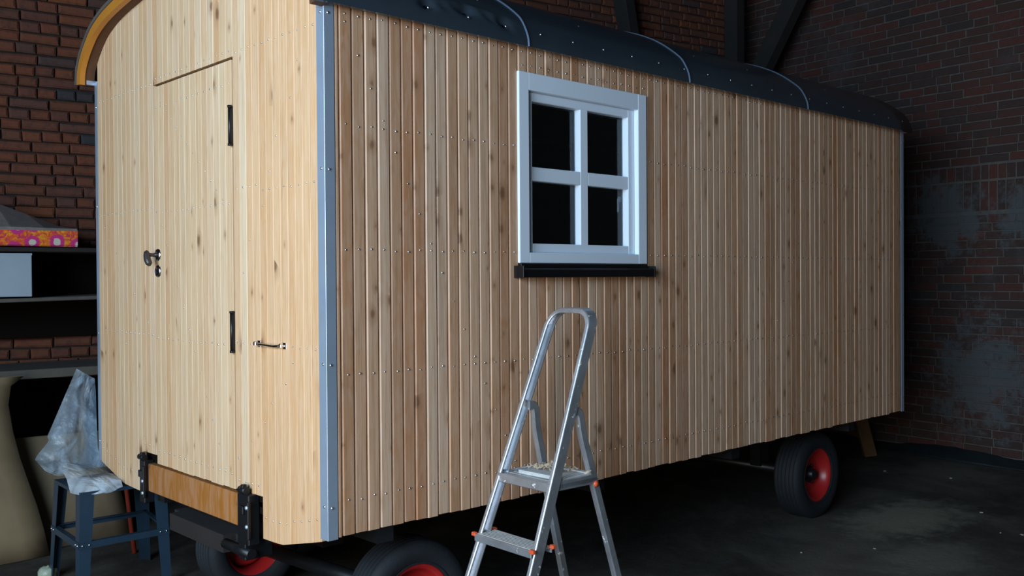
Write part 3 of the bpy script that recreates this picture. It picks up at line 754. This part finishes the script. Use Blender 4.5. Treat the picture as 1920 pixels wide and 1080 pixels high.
wheel(3.957, .25, -1, 0); wheel(3.957, 2.09, 1, 0)
ax = MB(); ax.tube([(3.957, .28, .291), (3.957, 2.06, .291)], .035, 12); ax.box((3.90, .58, .30), (4.01, .66, Z(-.1))); ax.box((3.90, 1.62, .30), (4.01, 1.70, Z(-.1)))
obj('axle', ax, M['blk'], wagon)
fa = math.radians(-8); cxf = .66
for s, tr_ in ((-1, .93), (1, .36)): wheel(cxf - math.sin(fa)*s*tr_-(s > 0)*.26, 1.13+math.cos(fa)*s*tr_, s, fa*(1 if s < 0 else 0), .895)
ax = MB(); ax.tube([(cxf+math.sin(fa)*.9, 1.17-math.cos(fa)*.9, .26), (cxf-.22, 1.17+.34, .26)], .035, 12); ax.box((cxf-.06, 1.0, .30), (cxf+.06, 1.34, Z(-.14)))
obj('axle', ax, M['blk'], wagon)

# ================================================================ STEP LADDER
LX, LY, th = .647, -.396, -.038
ua = Vector((math.sin(th), -math.cos(th), 0)); uu = Vector((math.cos(th), math.sin(th), 0)); zp = .20
sf, b0, b1, ur, sr, c0, c1 = .399, .161, .050, .229, .283, .156, .048
def LP(a, u, z): return Vector((LX, LY, 0)) + ua*a + uu*u + Vector((0, 0, z+G))
ladder = thing('step_ladder', 'paint-spattered aluminium stepladder with hooped top rail in front of the wagon', 'ladder', LP(0, 0, -G))
fw, fd_ = .022, .052
def hoop():
    # closed-section rail swept along the inverted U
    zt = .866; path = []
    rc = .085; ahalf = b0+b1*(zp-zt); zs = [-.648, -.3, 0, zp, .45, zt-rc-.02]
    for z in zs: path.append((-(b0+b1*(zp-z)), z))
    aa = b0+b1*(zp-(zt-rc))
    for k in range(1, 10):
        t = k/9*math.pi/2; path.append((-(aa-rc)-rc*math.cos(t), zt-rc+rc*math.sin(t)))
    path += [(0, zt)]
    path = path + [(-a, z) for a, z in path[::-1][1:]]
    return path
path = hoop()
rail = MB(); rowsL = []
for i, (a, z) in enumerate(path):
    p0, p1 = path[max(i-1, 0)], path[min(i+1, len(path)-1)]; ta, tz = p1[0]-p0[0], p1[1]-p0[1]; l = math.hypot(ta, tz)
    na, nz = tz/l, -ta/l       # inward normal (to the inside of the hoop)
    def q(inw, dep):
        A, ZZ = a+na*inw, z+nz*inw
        return LP(A, sf*(ZZ-zp)+dep, ZZ)
    # C channel: outer web with rolled front and back lips
    rowsL.append([q(fw, .006), q(fw-.0018, .0018), q(fw-.006, 0), q(.006, 0), q(.0018, .0018), q(0, .006), q(0, fd_-.003), q(.003, fd_), q(fw-.003, fd_), q(fw, fd_-.004), q(fw, fd_-.008), q(fw-.004, fd_-.006), q(.0035, fd_-.006), q(.0035, .006), q(fw-.004, .006), q(fw, .008)])
n = len(rowsL[0])
for i in range(len(rowsL)-1):
    for k in range(n): rail.add([rowsL[i][k], rowsL[i][(k+1) % n], rowsL[i+1][(k+1) % n], rowsL[i+1][k]], [(0, 1, 2, 3)], k in (0, 1, 3, 4))
rail.add(rowsL[0], [tuple(range(n))[::-1]]); rail.add(rowsL[-1], [tuple(range(n))])
obj('front_rail', rail, M['alu'], ladder)
for s in (-1, 1):
    leg = MB(); zt = zp+.262
    pth = []
    ut = sf*(zt-zp)+fd_*.8
    for z in (-.645, -.3, 0, zp-.02): pth.append(Vector((ur+.012+sr*(zp-z), z)))
    top_u, top_z = ut, zt
    e = Vector((ur+.012+sr*(zp-(zt-.13)), zt-.13)); pth.append(Vector(e))
    c1_, c2_, d_ = Vector((e.x-.028, e.y+.095)), Vector((top_u+.055, top_z+.005)), Vector((top_u, top_z))
    for k in range(1, 10):
        t = k/9; pth.append(e*(1-t)**3+c1_*3*t*(1-t)**2+c2_*3*t*t*(1-t)+d_*t**3)
    rws = []
    for i, p in enumerate(pth):
        t = (pth[min(i+1, len(pth)-1)]-pth[max(i-1, 0)]).normalized(); nn = Vector((t.y, -t.x))
        ac = s*(c0+c1*(zp-p.y)); w2 = .0185
        ring = []
        for da, dn in ((.013, w2*.7), (.009, w2), (-.009, w2), (-.013, w2*.7), (-.013, -w2*.7), (-.009, -w2), (.009, -w2), (.013, -w2*.7)):
            ring.append(LP(ac-s*.013+da, p.x+nn.x*dn, p.y+nn.y*dn))
        rws.append(ring)
    for i in range(len(rws)-1):
        for k in range(8): leg.add([rws[i][k], rws[i][(k+1) % 8], rws[i+1][(k+1) % 8], rws[i+1][k]], [(0, 1, 2, 3)], False)
    leg.add(rws[0], [tuple(range(8))[::-1]]); leg.add(rws[-1], [tuple(range(8))])
    lo = obj('rear_leg', leg, M['alu'], ladder)
    cp = MB(); ctr = LP(s*(c0+.002), ur+.02, zp-.035); cp.dome(ctr, ua*s, .013, .010, 14); obj('pivot_cap', cp, M['orange'], lo, fixn=False, label='orange plastic cap')
    ft = MB(); ft.bbox((-.02, -.028, 0), (.02, .028, .03), .006, Matrix.Translation(LP(s*(c0+c1*.85)-s*.013, ur+.012+sr*.85, -G)) @ Matrix.Rotation(th, 4, 'Z')); obj('rubber_foot', ft, M['rubber'], lo)
for s in (-1, 1):
    ft = MB(); ft.bbox((-.028, -.016, 0), (.035, .018, .035), .006, Matrix.Translation(LP(s*(b0+b1*.85)-s*.011, -sf*.85+.022, -G)) @ Matrix.Rotation(th, 4, 'Z')); obj('rubber_foot', ft, M['rubber'], ladder)
ML = Matrix.Translation(LP(0, 0, 0)) @ Matrix(((uu.x, -ua.x, 0, 0), (uu.y, -ua.y, 0, 0), (0, 0, 1, 0), (0, 0, 0, 1)))   # local x = depth, y = -width
pl = MB(); hw = b0-.004
pl.bbox((.004, -hw, zp-.028), (.255, hw, zp-.006), .003, ML)
for y in (-hw, hw-.010): pl.bbox((.0, y, zp-.034), (.260, y+.010, zp+.004), .003, ML)
pl.bbox((-.004, -hw, zp-.036), (.008, hw, zp), .004, ML); pl.bbox((.250, -hw, zp-.034), (.260, hw, zp+.002), .003, ML)
plat = obj('platform', pl, M['alu'], ladder)
pr = MB()
for i in range(9): x = .022+i*.026; pr.bbox((x, -hw+.014, zp-.006), (x+.012, hw-.014, zp-.0035), .001, ML)
obj('platform_rib', pr, M['tread'], plat)['kind'] = 'stuff'
for dz in (.232, .464, .696):
    z = zp-dz; u0 = -sf*dz-.022; b = b0+b1*dz-.004
    st = MB(); st.bbox((u0+.004, -b, z-.010), (u0+.112, b, z-.002), .002, ML); st.bbox((u0, -b, z-.030), (u0+.008, b, z-.002), .003, ML); st.bbox((u0+.104, -b, z-.028), (u0+.112, b, z-.002), .003, ML)
    so = obj('step', st, M['alu'], ladder); rbm = MB()
    for i in range(7): rbm.bbox((u0+.012+i*.0135, -b+.006, z-.0025), (u0+.019+i*.0135, b-.006, z+.0005), .001, ML)
    obj('step_tread', rbm, M['tread'], so)['kind'] = 'stuff'
    for s in (-1, 1):
        for ux in (u0-.004, u0+.100):
            e_ = MB().bbox((ux, s*(b+.004)-.011, z-.012), (ux+.018, s*(b+.004)+.013, z+.004), .004, ML)
            obj('end_cap', e_, M['orange'], so, label='orange plastic end cap')
# things lying on the platform
Mo = ML @ Matrix.Translation((.145, -.025, zp-.003)) @ Matrix.Rotation(.06, 4, 'Z')
ob = MB(); ob.bbox((-.085, -.120, .0), (.085, .120, .011), .003, Mo); ob.bbox((-.085, -.120, .0112), (-.062, .120, .016), .002, Mo); ob.bbox((.062, -.12, .0112), (.085, .12, .016), .002, Mo)
obj('tray', ob, M['offcut'], loc=Mo.to_translation(), label='small pale flat tray lying on the ladder platform under the scraps', category='tray')
sc_ = MB(); rg = random.Random(9)
for i in range(46):
    c = Vector((rg.gauss(0, .028), rg.gauss(.015, .055), 0)); h0 = .020+.034*math.exp(-(c.x**2+(c.y-.015)**2)/.002)*rg.uniform(.4, 1.1)
    A = rg.uniform(0, 6.28); r0 = rg.uniform(.008, .022); w_ = rg.uniform(.006, .014); turn = rg.uniform(2, 5); rw = []
    for k in range(9):
        t = k/8*turn; q = Vector((math.cos(t+A)*r0, math.sin(t+A)*r0*.8, abs(math.sin(t*.9+A))*r0*.7))
        rw.append([Mo @ (c+q+Vector((0, 0, max(.017, h0-.01)))), Mo @ (c+q*.8+Vector((math.cos(A)*w_*.6, math.sin(A)*w_*.6, max(.018, h0-.01)+w_*.6)))])
    sc_.grid(rw)
so_ = obj('wood_shavings', sc_, M['scrap'], loc=Mo.to_translation(), fixn=False, label='heap of curled brown scraps on the tray of the ladder platform', category='scraps'); so_['kind'] = 'stuff'

# ================================================================ BLUE STOOL AND BAG
stool = thing('metal_stool', 'blue-grey sheet steel stool stand with a plastic bag lying on it', 'stool', (.02, 2.17, 0))
T4 = [(-.235, 1.965), (.215, 1.955), (.275, 2.385), (-.215, 2.42)]; B4 = [(-.262, 1.925), (.222, 1.915), (.315, 2.455), (-.235, 2.46)]
ctr = Vector((.01, 2.18))
ztop = Z(-.098)
tp = MB(); tt = [Vector((x, y, 0)) for x, y in T4]
tp.add([Vector((p.x, p.y, ztop-.018)) for p in tt]+[Vector((p.x, p.y, ztop)) for p in tt], [(3,2,1,0),(4,5,6,7),(0,1,5,4),(1,2,6,5),(2,3,7,6),(3,0,4,7)])
obj('stool_top', tp, M['blue'], stool)
for i in range(4):
    a, b = Vector((*T4[i], ztop-.018)), Vector((*B4[i], .0))
    nx, pv = (i+1) % 4, (i-1) % 4
    leg = MB()
    for j in (nx, pv):
        d0 = (Vector((*T4[j], 0))-Vector((*T4[i], 0))).normalized(); nrm_ = Vector((-(d0.y), d0.x, 0))
        if nrm_.dot(Vector((*ctr, 0))-Vector((*T4[i], 0))) < 0: nrm_ = -nrm_
        wt, wb = .072, .050; th_ = nrm_*.003
        vs = [a, a+d0*wt, b+d0*wb, b]; leg.add(vs+[v+th_ for v in vs], [(0,1,2,3),(7,6,5,4),(0,4,5,1),(1,5,6,2),(2,6,7,3),(3,7,4,0)])
    obj('leg', leg, M['blue'], stool)
def at(i, z): t = (ztop-z)/ztop; return Vector((*T4[i], z)).lerp(Vector((*B4[i], z)), t)
zr = .30
for i in range(4):
    a, b = at(i, zr), at((i+1) % 4, zr); d0 = (b-a).normalized(); nn = Vector((-d0.y, d0.x, 0))
    if nn.dot(Vector((*ctr, 0))-a.xyz) < 0: nn = -nn
    bar = MB(); a2, b2 = a-nn*.002, b-nn*.002; v = [a2, b2, b2+Vector((0, 0, -.034)), a2+Vector((0, 0, -.034))]
    bar.add(v+[p+nn*-.003 for p in v], [(0,1,2,3),(7,6,5,4),(0,4,5,1),(1,5,6,2),(2,6,7,3),(3,7,4,0)])
    v = [a2, b2, b2+nn*.026, a2+nn*.026]; bar.add(v+[p+Vector((0, 0, -.003)) for p in v], [(0,1,2,3),(7,6,5,4),(0,4,5,1),(1,5,6,2),(2,6,7,3),(3,7,4,0)])
    bo = obj('crossbar', bar, M['blue'], stool); s_ = MB()
    for p, sg in ((a2, 1), (b2, -1)):
        for k in (.014, .048): s_.dome(p+d0*sg*k-nn*.004+Vector((0, 0, -.016)), -nn, .006, .005, 7)
    obj('bolt', s_, M['screw'], bo, fixn=False)['kind'] = 'stuff'
# bag: two crumpled skins closed along the rim
bagT = [(-.105, .505), (-.17, .38), (-.235, .255), (-.285, .16), (-.275, .135), (-.36, .055), (-.30, -.02), (-.24, -.06)]
bagR = [(.005, .44), (.010, .37), (.012, .25), (.014, .17), (.015, .12), (.018, .04), (.045, -.03), (.075, -.065)]
bag = MB(); NR, NC = 30, 22
def bpt(side, r, c):
    t = r/(NR-1)*(len(bagT)-1); i = min(int(t), len(bagT)-2); f = t-i
    L_ = Vector(bagT[i]).lerp(Vector(bagT[i+1]), f); R_ = Vector(bagR[i]).lerp(Vector(bagR[i+1]), f)
    g = c/(NC-1); xz = L_.lerp(R_, g); bul = (math.sin(math.pi*g)**.6)*(math.sin(math.pi*min(1, r/(NR-1)*.75+.08))**.7)
    n1 = noise.noise(Vector((xz.x*9, side*4.3, xz.y*9)))*.030 + abs(noise.noise(Vector((xz.x*15+3, side*2.1, xz.y*7))))*.045
    yb_ = 2.412 - max(0, -.02-xz.x)*.42
    y = yb_ + (side*.055*bul if side > 0 else side*(.02 if xz.x > -.03 else .02+min(.10, (-.03-xz.x)*.9))*bul) + n1*min(1, bul*2)*(.5 if xz.x > -.04 else 1)
    if side < 0 and xz.x > -.035: y = max(y, 2.362)
    return Vector((xz.x, y, Z(xz.y)))
for side in (-1, 1): bag.grid([[bpt(side, r, c) for c in range(NC)] for r in range(NR)])
# skirt of the bag spread over the stool top
def skirt(i, j):
    g, h = i/13, j/9
    a = Vector((-.30, 2.37, Z(.02))).lerp(Vector((.07, 2.365, Z(-.075))), g); b = Vector((-.275, 1.985, Z(-.045))).lerp(Vector((-.03, 1.93, Z(-.070))), g)
    p = a.lerp(b, h); p.z += abs(noise.noise(Vector((p.x*11, p.y*11, 2))))*.045*(1-g*.6) + .05*math.sin(math.pi*min(1, h*1.1))*(1-g)
    p.z = max(p.z, ztop+.004) if (p.x > -.22 and p.y > 1.97) else p.z
    if h > .93: p.z = Z(-.105)+.03*noise.noise(p*14)
    return p
bag.grid([[skirt(i, j) for j in range(10)] for i in range(14)])
obj('plastic_bag', bag, M['bag'], loc=(-.1, 2.3, ztop), fixn=False, label='crumpled clear plastic bag draped over the blue-grey stool', category='bag')

# ================================================================ SHELVES ON THE LEFT
shelf = thing('shelving', 'rough grey plank shelving along the brick wall left of the wagon', 'shelf', (-.6, 3.5, 0))
S = 1.45
def plank(y0, y1, z0, z1, x0=-2.2, x1=1.2, tilt=0.0):
    mb = MB(); Mx = Matrix.Translation((.1, 3.45, 0)) @ Matrix.Rotation(-.10, 4, 'Z') @ Matrix.Rotation(-tilt, 4, 'Y')
    return mb.bbox((x0, y0, z0), (x1, y1, z1), .004, Mx)
obj('shelf_board', plank(-.02, .53, Z(1.178), Z(1.207)), M['oldwood'], shelf)
obj('shelf_board', plank(-.08, .53, Z(.862), Z(.886), tilt=.02), M['shelfwood'], shelf)
obj('shelf_board', plank(-.10, .53, Z(.372), Z(.430)), M['shelfwood'], shelf)
obj('shelf_shade_panel', plank(.535, .55, Z(.60), Z(1.18)), M['dark'], shelf)  # added near-black panel standing in for the deep shade between the shelves
obj('shelf_shade_panel', plank(.535, .55, .02, Z(.30)), M['dark'], shelf)  # another added dark panel, painting the shade on the wall below the bottom shelf
for x in (-1.9, .95):
    for y in (-.0, .36): obj('shelf_post', MB().bbox((.1+x-.035, 3.45+y-.1*x-.035+.05, 0), (.1+x+.035, 3.45+y-.1*x+.035+.05, Z(1.177)), .004), M['oldwood'], shelf)
# cushion
cu = MB(); fx0, fx1 = -1.3, .262; Yf = lambda x: 3.41-.10*(x-.2)
def cpt(x, u, v):   # u depth 0..1, v height 0..1 ; the cushion is raised at its back
    up = .0+.20*max(0, min(1, (.30-x)/.45)); y = Yf(x)+u*.36; zb_ = Z(1.212)+u*up*.6; zt_ = zb_+.118+u*.02+u*up*.25
    return Vector((x, y, zb_+(zt_-zb_)*v))
NX = 8
def ring(x, sh):
    return [cpt(x, .03+sh, .0), cpt(x, 0+sh, .10), cpt(x, 0+sh, .88), cpt(x, .03+sh, 1), cpt(x, 1-sh, 1), cpt(x, 1-sh, 0)]
for (i0, i1, nm) in ((0, 3, 'f'), (3, 6, 't')):
    pass
fl = MB(); tpm = MB()
for i in range(NX):
    xa, xb = fx0+(fx1-fx0)*i/NX, fx0+(fx1-fx0)*(i+1)/NX
    ra, rb_ = ring(xa, 0), ring(xb, .012 if i == NX-1 else 0)
    for k in range(6): (fl if k in (0, 1) else tpm).add([ra[k], ra[(k+1) % 6], rb_[(k+1) % 6], rb_[k]], [(0, 1, 2, 3)], k == 3)
re = ring(fx1, .012); fl.add(re, [tuple(range(6))]); fl.add(ring(fx0, 0), [tuple(range(6))[::-1]])
cush = thing('seat_cushion', 'seat cushion with orange and pink flowered border lying on the top shelf', 'cushion', (-.5, 3.6, Z(1.212)))
obj('cushion_cover', fl, M['floral'], cush, label='orange, pink and yellow flowered side cloth', fixn=False); obj('cushion_top', tpm, M['foam'], cush, label='dusty grey top face', fixn=False)
wb = MB(); Mx = Matrix.Translation((-.22, 3.60, Z(.892))) @ Matrix.Rotation(-.10, 4, 'Z')
wb.bbox((-.28, -.19, 0), (.215, .17, .275), .004, Mx)
bx = obj('storage_box', wb, M['whitebox'], loc=(-.22, 3.6, Z(.892)), label='plain white carton on the middle shelf under the flowered cushion', category='box')
fl_ = MB(); fl_.bbox((-.28, -.192, .262), (.216, -.1895, .275), .0006, Mx); obj('lid_edge', fl_, M['whitebox'], bx)
# leaning sheets
def sheet(name, left, right, thick, m, label):
    mb = MB(); n = len(left); rws = []
    for s in (0, 1):
        rws.append([[Vector(left[i]).lerp(Vector(right[i]), j/8)+Vector((0, s*thick, s*thick*.3)) for j in range(9)] for i in range(n)])
    mb.grid(rws[0]); mb.grid(rws[1])
    a = rws[0]; b = rws[1]
    for i in range(n-1):
        for j in (0, 8): mb.add([a[i][j], a[i+1][j], b[i+1][j], b[i][j]], [(0, 1, 2, 3)])
    for j in range(8):
        for i in (0, n-1): mb.add([a[i][j], a[i][j+1], b[i][j+1], b[i][j]], [(0, 1, 2, 3)])
    return obj(name, mb, m, loc=Vector(left[-1]), label=label, category='panel')
pr_ = [(-.121, 3.25, .404), (-.20, 3.235, .35), (-.222, 3.21, .24), (-.212, 3.16, .08), (-.191, 3.10, -.078), (-.160, 3.05, -.22), (-.128, 3.0, -.361), (-.105, 2.955, -.50), (-.085, 2.92, -.632)]
RT = [(x, y, max(.004, Z(z))) for x, y, z in pr_]; RT[-1] = (-.085, 2.92, .004)
LT = [(-1.2, y-.02, z) for x, y, z in RT]
sheet('leaning_sheet', LT, RT, .012, M['panel'], 'stained beige sheet with a curved edge leaning at the far left under the shelves')
sheet('leaning_sheet', [(-.55, 3.31, Z(.02)), (-.5, 3.2, Z(-.3)), (-.45, 3.06, .004)], [(.36, 3.31, Z(.0)), (.42, 3.2, Z(-.3)), (.47, 3.06, .004)], .012, M['panel2'], 'grey-brown sheet leaning behind the blue-grey stool')
pole = MB(); pole.tube([(.30, 2.62, .002), (.262, 2.66, Z(-.18)), (.24, 2.69, Z(-.05)), (.20, 2.75, Z(.15))], .014, 10)
obj('pole', pole, simple('dull red pole', (.28,.035,.015)), loc=(.30, 2.62, 0), label='thin orange-red pole standing behind the blue-grey stool', category='pole')
pw = MB(); c = Vector((-.235, 2.47, .035)); rr_ = []
for i in range(8):
    a = math.pi*i/7; rr_.append([c+Vector((math.sin(a)*math.cos(b)*.055, math.sin(a)*math.sin(b)*.05, math.cos(a)*.034))*(1+.35*noise.noise(Vector((a*3, math.cos(b)*2, math.sin(b)*2)))) for b in [2*math.pi*k/14 for k in range(15)]])
pw.grid(rr_); obj('plastic_wrap', pw, M['palewrap'], loc=(-.235, 2.47, 0), label='crumpled pale green wrapper on the floor at the foot of the stool', category='wrapper')

# ================================================================ RIGHT SIDE DETAILS
pm = MB(); a, b = Vector((6.285, .94, .003)), Vector((6.02, 1.02, .80)); d = (b-a).normalized(); e = Vector((.75, -.66, 0)); e = (e-d*e.dot(d)).normalized(); f = d.cross(e)
Q = lambda p, x, y: p+e*x+f*y
pm.add([Q(p, x, y) for p in (a, b) for x, y in ((-.055, -.025), (.055, -.025), (.055, .025), (-.055, .025))], [(3,2,1,0),(4,5,6,7),(0,1,5,4),(1,2,6,5),(2,3,7,6),(3,0,4,7)])
for v in pm.v: v.z = max(v.z, .001)
obj('prop_plank', pm, M['prop'], loc=(6.285, .94, 0), label='short brown plank slanting up from the floor behind the rear of the wagon', category='plank')
tm = MB(); rws = []
for i in range(60):
    s = 2.4-i*.085; base = WR0+WRd*s; h = .055+.045*noise.noise(Vector((s*1.3, 0, 0)))+.02*noise.noise(Vector((s*6, 3, 0))); wdt = .10+.05*noise.noise(Vector((s*1.7, 5, 0)))
    rws.append([base+WRn*.010+Vector((0, 0, h+.03)), base+WRn*.03+Vector((0, 0, h+.025)), base+WRn*wdt*.6+Vector((0, 0, h*.8)), base+WRn*wdt+Vector((0, 0, h*.35)), base+WRn*(wdt+.02)+Vector((0, 0, .003)), base+WRn*.012+Vector((0, 0, .003))])
tm.grid(rws); obj('plastic_sheeting', tm, M['tarp'], loc=WR0, label='rolled dark plastic sheeting lying along the foot of the right-hand brick wall', category='sheeting')
rc_ = random.Random(2)
for (x, y) in ((5.75, .55), (4.418, -.837), (4.868, -.552), (4.46, -.95), (5.85, .05), (3.134, -.18), (3.516, -.445)):
    cb = MB(); s = rc_.uniform(.004, .007); cb.bbox((-s*1.6, -s, 0), (s*1.6, s, s*.9), s*.3, Matrix.Translation((x, y, .002)) @ Matrix.Rotation(rc_.uniform(0, 3), 4, 'Z'))
    obj('wood_chip', cb, M['chip'], loc=(x, y, .002), label='tiny pale chip lying on the dark barn floor', category='chip', group='pale chips on the floor')
